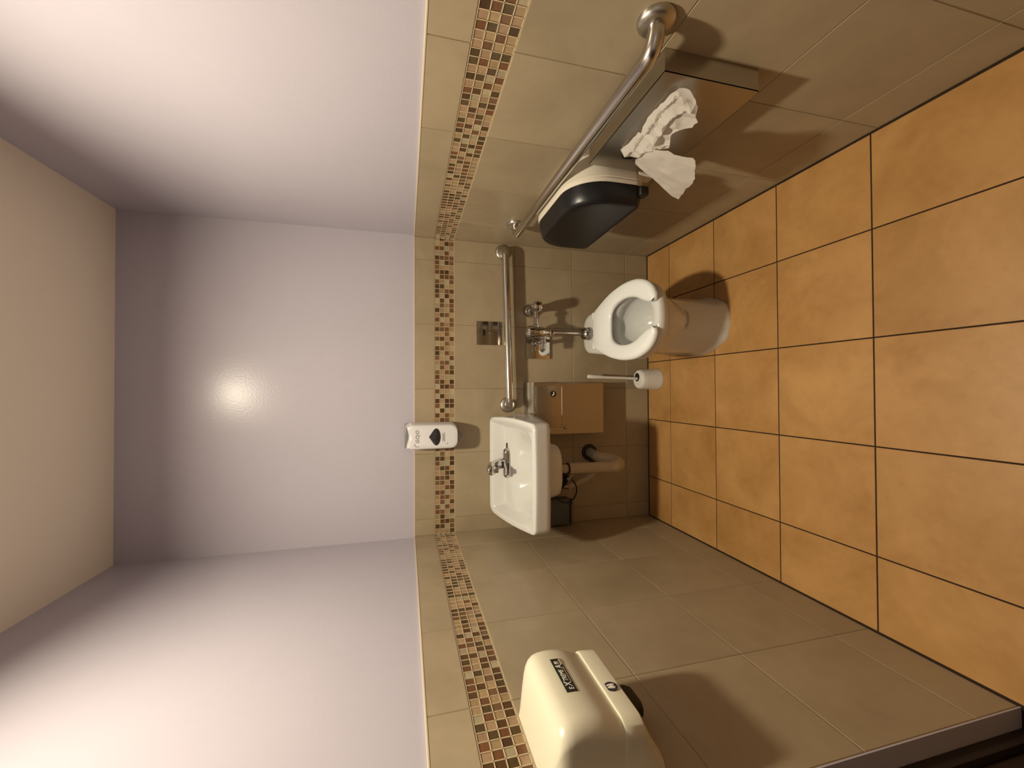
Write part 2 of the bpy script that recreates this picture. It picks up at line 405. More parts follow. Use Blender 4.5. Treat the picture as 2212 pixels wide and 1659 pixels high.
# ------------------------------------------------------------------ ceiling lamp (above the frame; it lights the room)
lamp = thing('ceiling_lamp', 'round recessed ceiling downlight above the middle of the room', 'lamp', (LIGHT[0], LIGHT[1], CE))
bm = BM(); lathe(bm, (LIGHT[0], LIGHT[1], CE), (0, 0, -1), [(0.0, 0.0725), (0.018, 0.0755), (0.020, 0.080), (0.010, 0.100), (0.0, 0.104)], 48, False, False)  # unseen ring added below the ceiling to block the lamp's low sideways light
part('shield_ring', bm, M['white_plastic'], lamp)
ld = bpy.data.lights.new('lamp_light', 'AREA'); ld.shape = 'DISK'; ld.size = 0.120; ld.energy = LIGHT_W; ld.color = LIGHT_COL
lo = bpy.data.objects.new('lamp_light', ld); link(lo, lamp); lo.location = (0, 0, LIGHT[2]-CE)

# ------------------------------------------------------------------ soap dispenser on the back wall
def soap():
    X0, X1, Z0, Z1, D = -0.326, -0.190, 1.133, 1.383, 0.105
    t = thing('soap_dispenser', 'white wall-mounted soap dispenser above the sink with a dark drop-shaped window', 'soap dispenser', ((X0+X1)/2, YB, Z0))
    xc = (X0+X1)/2; hw = (X1-X0)/2
    bm = BM(); box(bm, X0+0.006, X1-0.006, YB-0.032, YB-0.0005, Z0+0.02, Z1+0.008, 0.008, 3); part('back_plate', bm, M['grey_plastic'], t, 'grey back plate')
    # shell: outlines in the wall plane lofted outwards; the top edge dips in the middle, the bottom is rounded
    def outline(s, dz=0.0, n=40):
        pts = []
        h = hw*s
        for k in range(n):                     # top edge, left to right, with a dip
            u = -1+2*k/(n-1); pts.append((xc+h*0.90*u, Z1-0.004*(1-s)*10+dz-0.011*math.cos(u*PI/2)**2))
        for k in range(8): a = PI/2-(k+1)/9*PI/2; pts.append((xc+h*0.90+h*0.10*math.cos(a), Z1-0.012-0.04*(1-s)+dz-0.012*(1-math.sin(a))*1.5))
        for k in range(10): pts.append((xc+h*(1.0-0.02*k/9), Z1-0.03-(Z1-Z0-0.075)*(k+1)/10))
        for k in range(24):
            a = -(k+0.5)/24*PI
            cx_, sx_ = math.cos(a), math.sin(a)
            pts.append((xc+h*0.98*math.copysign(abs(cx_)**0.45, cx_), Z0+0.045+0.045*math.copysign(abs(sx_)**0.75, sx_)*(1-(1-s)*0.4)))
        for k in range(10): pts.append((xc-h*(0.98+0.02*k/9), Z0+0.05+(Z1-Z0-0.075)*(k)/10))
        for k in range(8): a = (k+0.5)/9*PI/2; pts.append((xc-h*0.90-h*0.10*math.cos(a), Z1-0.012-0.04*(1-s)+dz-0.012*(1-math.sin(a))*1.5))
        return pts
    bm = BM(); rs = []
    for (d, s) in ((0.012, 0.985), (0.030, 1.0), (0.055, 0.975), (0.080, 0.925), (0.094, 0.88), (0.101, 0.84), (0.1045, 0.78), (0.1055, 0.60)):
        rs.append([(x, YB-d, z) for x, z in outline(s)])
    rings(bm, rs, True, True); part('cover', bm, M['white_plastic'], t, angle=50)
    fy = YB-0.1062
    # dark drop-shaped window: point at the top
    zc = 1.2420; bm = BM(); pts = []
    for k in range(40):
        a = 2*PI*k/40; x = math.sin(a); z = -math.cos(a)
        wdt = 0.0415*(1.0 if z < 0.1 else 1-0.78*((z-0.1)/0.9)**1.25)
        pts.append((xc+0.000+x*wdt, zc+z*(0.0340 if z > 0 else 0.0215)+0.0))
    rings(bm, [[(x, fy+0.004, z) for x, z in pts], [(x, fy-0.0008, z) for x, z in pts], [(xc+(x-xc)*0.8, fy-0.0035, zc+(z-zc)*0.8) for x, z in pts]], False, True)
    part('window', bm, M['tint'], t, 'dark drop-shaped window')
    mt = plane_mtx((xc+0.002, fy-0.0004, 1.331), (1, 0, 0), (0, 0, 1))
    shade_text('GOJO', 0.0225, M['ink'], 'lettering', t, mt, 0.0005, 0.22, 1.02, 1.05)['label'] = 'grey lettering GOJO'
    bm = BM(); arc = [(xc-0.033+0.0135*math.cos(a), fy-0.0006, 1.331+0.0135*math.sin(a)) for a in [PI*0.42+PI*0.75*k/14 for k in range(15)]]
    tube(bm, arc, 0.0008, 6); part('swoosh', bm, M['ink'], t)
    bm = BM()
    for zz, a, b in ((1.211, -0.024, 0.018), (1.206, -0.020, 0.016), (1.201, -0.026, 0.022)): box(bm, xc+a, xc+b, fy-0.0006, fy+0.001, zz-0.0006, zz+0.0006)
    part('fine_print', bm, M['ink'], t)
    bm = BM(); lathe(bm, (xc-0.034, fy+0.003, 1.187), (0, -1, 0), [(0, 0.0018), (0.004, 0.0018)], 12); part('indicator', bm, M['black'], t)
    bm = BM(); lathe(bm, (xc, YB-0.068, Z0+0.020), (0, 0, -1), [(0, 0.034), (0.022, 0.030), (0.030, 0.020), (0.034, 0.012), (0.040, 0.010)], 28); part('nozzle', bm, M['grey_plastic'], t)
soap()

# ------------------------------------------------------------------ sink and everything under it
SCX = -0.420
def sink():
    t = thing('sink', 'white china wall-hung sink with a raised back splash', 'sink', (SCX, YB, 0.70))
    def hw(tt): return 0.248+0.010*math.sin(PI*tt)-0.004*tt
    DEP = 0.452
    def outline(zf, flare=0.0, n=22):
        """closed plan outline (counter-clockwise from back right): list of (x, y)"""
        rf, rb = 0.030, 0.022; pts = []
        ts = [k/(n-1) for k in range(n)]
        for k in range(7):
            a = PI/2-(k/6)*PI/2; pts.append((SCX+hw(0)+flare-rb+rb*math.cos(a), YB-rb+rb*math.sin(a)))
        for tt in ts[1:-1]: pts.append((SCX+hw(tt)+flare*(1-tt), YB-rb-(DEP-rb-rf)*tt))
        for k in range(7):
            a = -(k/6)*PI/2; pts.append((SCX+hw(1)-rf+rf*math.cos(a), YB-DEP+rf+rf*math.sin(a)))
        for k in range(1, 12): pts.append((SCX+(hw(1)-rf)*(1-2*k/12), YB-DEP-0.006*math.sin(PI*k/12)))
        for k in range(7):
            a = -PI/2-(k/6)*PI/2; pts.append((SCX-hw(1)+rf+rf*math.cos(a), YB-DEP+rf+rf*math.sin(a)))
        for tt in reversed(ts[1:-1]): pts.append((SCX-hw(tt)-flare*(1-tt), YB-rb-(DEP-rb-rf)*tt))
        for k in range(7):
            a = PI-(k/6)*PI/2; pts.append((SCX-hw(0)-flare+rb+rb*math.cos(a), YB-rb+rb*math.sin(a)))
        for k in range(1, 12): pts.append((SCX-(hw(0)-rb)*(1-2*k/12), YB-0.0005))
        return pts
    def rim(x, y):
        tt = (YB-y)/DEP
        z = 0.955-0.107*max(0, tt-0.02)/0.98
        e = max(0, abs(x-SCX)-0.205)
        return z-(0.9 if tt < 0.06 else 0.0)*e*e*4
    def ss(a, b, v):
        q = max(0, min(1, (v-a)/(b-a))); return q*q*(3-2*q)
    BXC, BYC = SCX, YB-0.275
    def surf(x, y):
        tt = (YB-y)/DEP
        inner = 0.878-0.038*ss(0.10, 1.0, tt)
        q = (abs((x-BXC)/0.205)**2.6+abs((y-BYC)/(0.128 if y < BYC else 0.150))**2.4)**(1/2.5)
        inner -= 0.125*(1-ss(0.30, 1.06, q))+0.006*(1-ss(0.9, 1.25, q))
        h = hw(max(0, min(1, tt)))
        dist_side = h-abs(x-SCX); dist_back = YB-y; dist_front = y-(YB-DEP)
        k = min(ss(0.018, 0.058, dist_side), ss(0.022, 0.066, dist_back), ss(0.020, 0.050, dist_front))
        return rim(x, y)*(1-k)+min(inner, rim(x, y)-0.002)*k
    out = outline(0)
    cx_, cy_ = BXC, BYC
    bm = BM(); rs = []
    # underside, up the skirt, over the rim, into the basin
    ob = [(x, y+0.013*max(0, min(1, (YB-y)/DEP))**3) for x, y in outline(0, 0.018)]
    rs.append([(SCX+(x-SCX)*0.55, YB+(y-YB)*0.62, 0.765) for x, y in ob])
    rs.append([(SCX+(x-SCX)*0.93, YB+(y-YB)*0.955, 0.767) for x, y in ob])
    rs.append([(SCX+(x-SCX)*0.985, YB+(y-YB)*0.988, 0.770) for x, y in ob])
    rs.append([(x, y, 0.776) for x, y in ob])
    for f in (0.3, 0.6, 0.9):
        o2 = [(x, y+0.013*(1-f)*max(0, min(1, (YB-y)/DEP))**3) for x, y in outline(0, 0.018*(1-f))]
        rs.append([(x, y, 0.776+(rim(x, y)-0.010-0.776)*f) for x, y in o2])
    rs.append([(x, y, rim(x, y)-0.009) for x, y in out])
    for s, dz in ((0.9985, -0.0045), (0.992, -0.0012), (0.98, 0.0)):
        rs.append([(cx_+(x-cx_)*s, cy_+(y-cy_)*s, rim(x, y)+dz) for x, y in out])
    for s in (0.965, 0.95, 0.935, 0.92, 0.905, 0.89, 0.875, 0.86, 0.845, 0.83, 0.81, 0.79, 0.77, 0.74, 0.71, 0.68, 0.64, 0.60, 0.55, 0.50, 0.44, 0.38, 0.31, 0.24, 0.17, 0.10):
        rs.append([(cx_+(x-cx_)*s, cy_+(y-cy_)*s, surf(cx_+(x-cx_)*s, cy_+(y-cy_)*s)) for x, y in out])
    rings(bm, rs, True, True); part('basin', bm, M['china'], t, angle=60)
    # bowl bulge below the skirt
    bm = BM()
    rs = []
    for z, sx, sy in ((0.762, 0.142, 0.145), (0.735, 0.132, 0.138), (0.70, 0.128, 0.13), (0.678, 0.122, 0.12), (0.668, 0.108, 0.105), (0.664, 0.08, 0.08)):
        rs.append([(SCX+sx*math.copysign(abs(math.cos(a))**0.55, math.cos(a)), YB-0.215+sy*math.copysign(abs(math.sin(a))**0.6, math.sin(a)), z) for a in [2*PI*k/48 for k in range(48)]])
    rings(bm, rs, True, True); part('bowl_underside', bm, M['china'], t)
    zb = surf(BXC, BYC)
    bm = BM(); lathe(bm, (BXC, BYC, zb-0.002), (0, 0, 1), [(0, 0.029), (0.003, 0.029), (0.0045, 0.025), (0.002, 0.020), (0.002, 0.0)], 28); part('drain', bm, M['chrome'], t, 'chrome drain')
    return surf
surf = sink()
# sensor faucet on the back ledge of the sink
def faucet():
    fx, fy = -0.404, YB-0.092; fz = surf(fx, fy)
    t = thing('faucet', 'chrome sensor faucet on the back ledge of the sink', 'faucet', (fx, fy, fz))
    bm = BM(); L_, W_ = 0.078, 0.026
    pts = rrect(fx-L_, fx+L_, fy-W_, fy+W_, W_*0.98, 10)
    rings(bm, [[(x, y, surf(x, y)-0.006) for x, y in pts], [(x, y, fz+0.010) for x, y in pts], [(fx+(x-fx)*0.975, fy+(y-fy)*0.92, fz+0.017) for x, y in pts], [(fx+(x-fx)*0.92, fy+(y-fy)*0.74, fz+0.0225) for x, y in pts], [(fx+(x-fx)*0.80, fy+(y-fy)*0.45, fz+0.026) for x, y in pts]], True, True)
    part('base_plate', bm, M['chrome'], t)
    # body rises and sweeps forward, narrowing into the spout
    path = bez([(fx, fy+0.004, fz+0.008), (fx-0.002, fy-0.002, fz+0.040), (fx-0.006, fy-0.022, fz+0.073), (fx-0.010, fy-0.060, fz+0.098), (fx-0.014, fy-0.098, fz+0.106), (fx-0.015, fy-0.118, fz+0.103)], 8)
    n = len(path); rad = [0.0275-0.0040*(i/(n-1)) for i in range(n)]
    rad[-1] *= 0.30; rad[-2] *= 0.62; rad[-3] *= 0.82; rad[-4] *= 0.94
    bm = BM(); tube(bm, path, rad, 28); part('spout', bm, M['chrome'], t)
    tip = path[-6]
    bm = BM(); lathe(bm, (tip.x, tip.y, tip.z-0.014), (0, -0.35, -1), [(0, 0.0125), (0.010, 0.0125), (0.013, 0.0115), (0.016, 0.0115), (0.016, 0.009), (0.013, 0.0)], 24, True, False); part('aerator', bm, M['chrome_dull'], t)
    bm = BM()
    pts = rrect(fx-0.019, fx+0.013, fz+0.029, fz+0.041, 0.0058, 6)
    yq = fy-0.0300
    rings(bm, [[(x, yq+0.016, z) for x, z in pts], [(x, yq-0.001, z) for x, z in pts]], False, True); part('sensor_window', bm, M['window'], t, 'dark sensor window')
    # override button hole plug at the right end of the base plate
    bm = BM(); box(bm, fx+0.062, fx+0.100, fy+0.008, fy+0.019, fz-0.003, fz+0.0065, 0.003, 2); part('drain_lever', bm, M['black'], t, 'black drain lever')
faucet()
def trap():
    t = thing('drain_pipe', 'cream insulated drain trap hanging below the sink', 'pipe', (-0.425, YB, 0.37))
    y0 = YB-0.225
    bm = BM(); lathe(bm, (-0.424, y0, 0.674), (0, 0, -1), [(0, 0.026), (0.02, 0.026), (0.022, 0.0215), (0.072, 0.0215), (0.072, 0.018)], 24); part('tailpiece', bm, M['insul'], t)
    bm = BM(); path = bez([(-0.424, y0, 0.602), (-0.425, y0, 0.50), (-0.427, y0, 0.40), (-0.428, y0+0.008, 0.345), (-0.423, y0+0.050, 0.300), (-0.412, y0+0.090, 0.318), (-0.400, y0+0.125, 0.365), (-0.392, y0+0.145, 0.377)], 8)
    n = len(path)
    tube(bm, path, [0.027+0.011*math.sin(PI*max(0, min(1, (i/(n-1)-0.35)/0.55))) for i in range(n)], 28); part('trap', bm, M['insul'], t)
    bm = BM(); tube(bm, bez([(-0.396, y0+0.135, 0.374), (-0.388, y0+0.18, 0.380), (-0.384, YB-0.004, 0.380)], 8), 0.026, 24); part('trap_arm', bm, M['pvc'], t, 'grey trap arm')
    bm = BM(); lathe(bm, (-0.384, YB-0.0005, 0.380), (0, -1, 0), [(0, 0.046), (0.006, 0.045), (0.010, 0.030)], 28); part('wall_flange', bm, M['rubber'], t, 'dark wall flange')
    bm = BM(); tube(bm, [(-0.424, y0, 0.606), (-0.424, y0, 0.598)], 0.0285, 24); part('tape_band', bm, M['rubber'], t)
    # supply line
    t = thing('supply_pipe', 'slim cream insulated water supply under the sink, behind the drain trap', 'pipe', (-0.53, YB, 0.48))
    bm = BM(); tube(bm, bez([(-0.455, YB-0.075, 0.365), (-0.500, YB-0.072, 0.405), (-0.535, YB-0.066, 0.475), (-0.556, YB-0.060, 0.535)], 8), 0.0165, 20); part('pipe_cover', bm, M['insul'], t)
    bm = BM(); lathe(bm, (-0.460, YB-0.0005, 0.365), (0, -1, 0), [(0, 0.03), (0.006, 0.03), (0.010, 0.014), (0.075, 0.014)], 20); part('wall_stub', bm, M['rubber'], t)
    bm = BM(); lathe(bm, (-0.556, YB-0.060, 0.530), (0.1, 0, 1), [(0, 0.014), (0.03, 0.014), (0.034, 0.011), (0.07, 0.011)], 20); part('stop_valve', bm, M['chrome_dull'], t, 'chrome stop valve')
    bm = BM(); lathe(bm, (-0.478, YB-0.145, 0.578), (-0.25, -1, -0.1), [(0, 0.013), (0.03, 0.013), (0.034, 0.010)], 18); lathe(bm, (-0.478, YB-0.145, 0.600), (0, 0, -1), [(0, 0.010), (0.06, 0.010)], 16); part('mixing_valve', bm, M['chrome_dull'], t)
    bm = BM(); c = (-0.560, YB-0.115, 0.570); tube(bm, [(c[0]+0.065*math.cos(a), c[1]+0.010*math.sin(a), c[2]+0.058*math.sin(a)) for a in [PI*0.55+2*PI*0.80*k/40 for k in range(41)]], 0.0038, 10)
    tube(bm, bez([(-0.405, YB-0.19, 0.665), (-0.395, YB-0.20, 0.640), (-0.415, YB-0.20, 0.612), (-0.470, YB-0.17, 0.600), (-0.520, YB-0.12, 0.585)], 8), 0.004, 10)
    part('hose', bm, M['rubber'], t, 'thin black looped hose')
    bm = BM(); tube(bm, bez([(-0.468, YB-0.15, 0.598), (-0.49, YB-0.135, 0.575), (-0.525, YB-0.10, 0.570), (-0.556, YB-0.062, 0.575)], 8), 0.012, 16); part('braided_line', bm, M['rubber'], t)
    # control box
    t = thing('control_box', 'dark grey control box on the back wall under the left end of the sink', 'box', (-0.69, YB, 0.56))
    bm = BM(); box(bm, -0.762, -0.622, YB-0.060, YB-0.0005, 0.520, 0.655, 0.006, 2); part('case', bm, M['box'], t)
    bm = BM(); box(bm, -0.764, -0.620, YB-0.066, YB-0.0602, 0.516, 0.524, 0.001, 1); part('lid_lip', bm, M['rubber'], t)
    bm = BM(); lathe(bm, (-0.650, YB-0.045, 0.520), (0, 0, -1), [(0, 0.010), (0.010, 0.010), (0.014, 0.006)], 16); part('cable_gland', bm, M['rubber'], t)
trap()

# ------------------------------------------------------------------ grab bars
def grab_bar(label, a, b, normal, off, r, group):
    """a, b: flange centres on the wall"""
    A, B = Vector(a), Vector(b); n = Vector(normal); d = (B-A).normalized()
    t = thing('grab_bar', label, 'grab bar', (A+B)/2, group)
    R_ = 0.040
    def bend(P, s):
        q = []
        for k in range(9):
            th = (k/8)*PI/2
            q.append(P+n*(off-R_*(1-math.sin(th)) if off > R_ else off*math.sin(th))+d*s*R_*(1-math.cos(th)))
        return q
    pts = [A+n*0.002]+bend(A, 1)+list(reversed(bend(B, -1)))+[B+n*0.002]
    bm = BM(); tube(bm, pts, r, 24); part('bar', bm, M['steel_bar'], t)
    for P in (A, B):
        bm = BM(); lathe(bm, P+n*0.0003, n, [(0, 0.041), (0.004, 0.041), (0.009, 0.039), (0.013, 0.034), (0.016, 0.026), (0.017, r*1.02)], 32); part('flange', bm, M['steel'], t)
grab_bar('steel grab bar on the back wall above the toilet', (0.710, YB, 0.879), (-0.110, YB, 0.857), (0, -1, 0), 0.060, 0.0190, 'steel grab bars')
grab_bar('steel grab bar on the right wall above the paper dispensers', (WR, 0.757, 0.868), (WR, 1.866, 0.882), (-1, 0, 0), 0.060, 0.0185, 'steel grab bars')

# ------------------------------------------------------------------ sensor wall plate above the toilet bar
t = thing('sensor_plate', 'square steel flush sensor plate on the wall above the back grab bar', 'sensor plate', (0.271, YB, 0.96))
X0, X1 = 0.209, 0.333
bm = BM(); box(bm, X0, X1, YB-0.009, YB-0.0003, 0.962, 1.024, 0.0015, 2); part('upper_panel', bm, M['chrome_dull'], t)
bm = BM(); box(bm, X0, X1, YB-0.009, YB-0.0003, 0.894, 0.9605, 0.0015, 2); part('lower_panel', bm, M['chrome_dull'], t)
bm = BM(); box(bm, 0.2585, 0.2900, YB-0.0096, YB-0.005, 0.9765, 0.9900, 0.0008, 1); part('sensor_window', bm, M['window'], t, 'black sensor window')
bm = BM(); lathe(bm, (0.2735, YB-0.008, 0.953), (0, -1, 0), [(0, 0.0085), (0.004, 0.0085), (0.0065, 0.0065), (0.0075, 0.002)], 24); part('button', bm, M['chrome'], t, 'chrome push button')

# ------------------------------------------------------------------ flush valve
def flush():
    t = thing('flush_valve', 'chrome flush valve with control stop above the toilet', 'flush valve', (0.272, YB, 0.70))
    yv = YB-0.112; xv = 0.270
    bm = BM(); box(bm, 0.139, 0.262, YB-0.014, YB-0.0003, 0.617, 0.752, 0.003, 2); part('wall_plate', bm, M['chrome'], t, 'chrome wall plate')
    bm = BM(); lathe(bm, (xv, yv, 0.652), (0, 0, 1), [(0, 0.0155), (0.018, 0.0155), (0.028, 0.021), (0.040, 0.0285), (0.066, 0.0300), (0.086, 0.0300), (0.089, 0.0330), (0.102, 0.0335), (0.106, 0.0325), (0.112, 0.0330), (0.122, 0.0300), (0.129, 0.022), (0.132, 0.010), (0.1325, 0.0)], 40, True, False); part('valve_body', bm, M['chrome'], t)
    bm = BM(); lathe(bm, (xv, yv, 0.634), (0, 0, 1), [(0, 0.016), (0.004, 0.019), (0.016, 0.019), (0.020, 0.016)], 8); part('coupling_nut', bm, M['chrome'], t)
    bm = BM(); tube(bm, [(xv, yv, 0.655), (xv, yv, 0.56), (xv, yv, 0.47), (xv, yv, 0.425)], [0.0140, 0.0135, 0.0130, 0.0130], 28); part('flush_tube', bm, M['chrome'], t)
    bm = BM(); lathe(bm, (xv, yv, 0.4206), (0, 0, 1), [(0, 0.034), (0.014, 0.034), (0.018, 0.029), (0.022, 0.029), (0.026, 0.033), (0.038, 0.033), (0.045, 0.027), (0.048, 0.0135)], 32); part('spud_flange', bm, M['chrome_dull'], t, 'dark chrome spud flange')
    # tailpiece to the right and the control stop
    bm = BM(); lathe(bm, (xv+0.022, yv, 0.728), (1, 0, 0), [(0, 0.018), (0.014, 0.018), (0.018, 0.0125), (0.052, 0.0125), (0.054, 0.0185), (0.068, 0.0185), (0.071, 0.0135), (0.086, 0.0135), (0.088, 0.0180), (0.100, 0.0180)], 28); part('tailpiece', bm, M['chrome'], t)
    sx = xv+0.130
    bm = BM(); lathe(bm, (sx, YB-0.0003, 0.728), (0, -1, 0), [(0, 0.038), (0.006, 0.038), (0.020, 0.036), (0.034, 0.029), (0.042, 0.021), (0.070, 0.021), (0.084, 0.024), (0.092, 0.0265), (0.118, 0.0265), (0.120, 0.0225), (0.126, 0.0235), (0.128, 0.0270), (0.134, 0.0270), (0.136, 0.0235), (0.142, 0.0235)], 36); part('control_stop', bm, M['chrome'], t)
    bm = BM(); lathe(bm, (sx, YB-0.1425, 0.728), (0, -1, 0), [(0, 0.0250), (0.008, 0.0250), (0.014, 0.022), (0.018, 0.014), (0.019, 0.0)], 32, True, False); part('stop_cap', bm, M['chrome'], t)
    # actuator side
    bm = BM(); lathe(bm, (xv-0.022, yv, 0.690), (-1, 0, 0), [(0, 0.018), (0.014, 0.018), (0.016, 0.0145), (0.022, 0.0145), (0.023, 0.0175), (0.034, 0.0175), (0.036, 0.0145), (0.066, 0.0135), (0.070, 0.010)], 28); part('actuator', bm, M['chrome'], t)
    bm = BM(); tube(bm, bez([(xv-0.050, YB-0.012, 0.708), (xv-0.052, YB-0.050, 0.706), (xv-0.050, YB-0.085, 0.700), (xv-0.046, yv, 0.690)], 6), 0.0105, 18); part('conduit', bm, M['chrome'], t)
    bm = BM(); lathe(bm, (xv-0.050, YB-0.013, 0.708), (0, -1, 0), [(0, 0.019), (0.010, 0.019), (0.012, 0.015), (0.026, 0.015)], 6); part('conduit_nut', bm, M['chrome'], t)
    for q in (0.155, 0.246):
        bm = BM(); lathe(bm, (q, YB-0.0138, 0.735), (0, -1, 0), [(0, 0.004), (0.002, 0.004), (0.003, 0.002)], 12); part('screw', bm, M['chrome_dull'], t)
flush()

# ------------------------------------------------------------------ toilet
def toilet():
    xc = 0.272
    t = thing('toilet', 'white floor-mounted toilet bowl with an open-front seat', 'toilet', (xc, 1.85, 0.0))
    def ol(half):
        """half: right half outline from the back centre to the front centre, local x"""
        h = bez([(x, y, 0) for x, y in half], 8)
        r = [(xc+p.x, p.y) for p in h]; l = [(xc-p.x, p.y) for p in reversed(h[1:-1])]
        return r+l
    def prof(yb, wb, ym, wm, yf, yneck=None):
        return [(0, yb), (wb*0.42, yb-0.003), (wb*0.74, yb-0.019), (wb*0.93, yb-0.052), (wb, yb-0.092), (wb+(wm-wb)*0.25, yb+(ym-yb)*0.45), (wm*0.93, ym+0.10*(yb-ym)), (wm, ym-0.04), (wm*0.93, ym-0.13 if ym-0.13 > yf+0.05 else yf+0.06), (wm*0.62, yf+0.030), (wm*0.30, yf+0.006), (0, yf)]
    R0 = ol(prof(2.055, 0.110, 1.76, 0.138, 1.504))
    R1 = ol(prof(2.055, 0.100, 1.76, 0.124, 1.515))
    R2 = ol(prof(2.070, 0.098, 1.74, 0.125, 1.512))
    R3 = ol(prof(2.085, 0.098, 1.71, 0.136, 1.492))
    R4 = ol(prof(2.108, 0.102, 1.68, 0.155, 1.445))
    R5 = ol(prof(2.124, 0.106, 1.66, 0.166, 1.420))
    R6 = ol(prof(2.132, 0.108, 1.66, 0.168, 1.413))
    R7 = ol(prof(2.126, 0.102, 1.66, 0.162, 1.421))
    ZR = 0.420
    lev = [(R0, 0.0), (R0, 0.012), (R1, 0.040), (R1, 0.20), (R2, 0.285), (R3, 0.326), (R4, 0.354), (R5, 0.374), (R6, 0.390), (R6, ZR-0.010), (R7, ZR-0.002)]
    bm = BM(); rs = [[(x, y, z) for x, y in r] for r, z in lev]
    n = len(R0)
    def inner(cy, ax, af, ab, z):
        # elliptical opening sampled at the same angles as the outer outline
        o = []
        for (x, y) in R6:
            a = math.atan2(y-cy, x-xc); o.append((xc+ax*math.cos(a), cy+(ab if math.sin(a) > 0 else af)*math.sin(a), z))
        return o
    top = [(xc+(x-xc)*0.90, 1.69+(y-1.69)*0.955, ZR) for x, y in R7]
    rs.append(top)
    rs.append(inner(1.635, 0.122, 0.183, 0.165, ZR)); rs.append(inner(1.635, 0.116, 0.177, 0.158, ZR-0.004)); rs.append(inner(1.635, 0.114, 0.174, 0.155, ZR-0.014))
    rs.append(inner(1.635, 0.116, 0.176, 0.158, ZR-0.036)); rs.append(inner(1.635, 0.128, 0.186, 0.168, ZR-0.050)); rs.append(inner(1.635, 0.124, 0.180, 0.165, ZR-0.085))
    rs.append(inner(1.635, 0.110, 0.160, 0.140, ZR-0.135)); rs.append(inner(1.62, 0.090, 0.125, 0.115, ZR-0.175)); rs.append(inner(1.595, 0.066, 0.085, 0.085, ZR-0.205))
    rs.append(inner(1.575, 0.050, 0.055, 0.060, ZR-0.225)); rs.append(inner(1.56, 0.040, 0.042, 0.045, ZR-0.255)); rs.append(inner(1.56, 0.030, 0.030, 0.030, ZR-0.275))
    rings(bm, rs, True, True); part('bowl', bm, M['china'], t, angle=55)
    bm = BM(); rings(bm, [[(xc+0.062*math.cos(a), 1.587+0.078*math.sin(a), ZR-0.214) for a in [2*PI*k/40 for k in range(40)]], [(xc+0.068*math.cos(a), 1.588+0.086*math.sin(a), ZR-0.204) for a in [2*PI*k/40 for k in range(40)]]], True, True); part('water', bm, M['water'], t, 'clear water in the bowl')
    # seat: open-front horseshoe
    def sz(y): return 0.4205+(y-1.394)*0.030
    OUT = [(0, 1.962), (0.070, 1.960), (0.092, 1.948), (0.112, 1.905), (0.150, 1.805), (0.170, 1.715), (0.176, 1.640), (0.170, 1.565), (0.148, 1.500), (0.118, 1.460), (0.085, 1.440), (0.066, 1.437), (0.057, 1.443)]
    INN = [(0, 1.792), (0.045, 1.789), (0.072, 1.772), (0.092, 1.735), (0.102, 1.690), (0.104, 1.650), (0.100, 1.612), (0.090, 1.575), (0.074, 1.540), (0.062, 1.512), (0.054, 1.485), (0.050, 1.462), (0.050, 1.452)]
    OUT = [(x*0.984, y*0.984) for x, y in OUT]; INN = [(x*0.984, y*0.984) for x, y in INN]
    O_ = bez([(x, y, 0) for x, y in OUT], 5); I_ = bez([(x, y, 0) for x, y in INN], 5)
    def sec(o, i, sgn):
        d = (i-o); w_ = d.length; d = d/w_; rs_ = []
        for a, h in ((0.006, 0.000), (0.001, 0.003), (0, 0.010), (0.002, 0.016), (0.007, 0.021), (0.016, 0.0245), (w_*0.5, 0.0235), (w_-0.016, 0.0215), (w_-0.006, 0.0175), (w_-0.001, 0.012), (w_, 0.006), (w_-0.005, 0.0)):
            p = o+d*a; rs_.append((xc+sgn*p.x, p.y, sz(p.y)+h))
        return rs_
    ring_list = [sec(o, i, -1) for o, i in list(zip(O_, I_))[::-1]]+[sec(o, i, 1) for o, i in list(zip(O_, I_))[1:]]
    bm = BM(); rings(bm, ring_list, True, True); part('seat', bm, M['seat'], t, 'white open-front seat', angle=50)
    for s in (-1, 1):
        bm = BM(); lathe(bm, (xc+s*0.076-0.016, 1.940, 0.442), (1, 0, 0), [(0, 0.010), (0.032, 0.010)], 18); lathe(bm, (xc+s*0.076, 1.940, ZR-0.001), (0, 0, 1), [(0, 0.013), (0.012, 0.011), (0.02, 0.009)], 18); part('hinge', bm, M['seat'], t)
toilet()

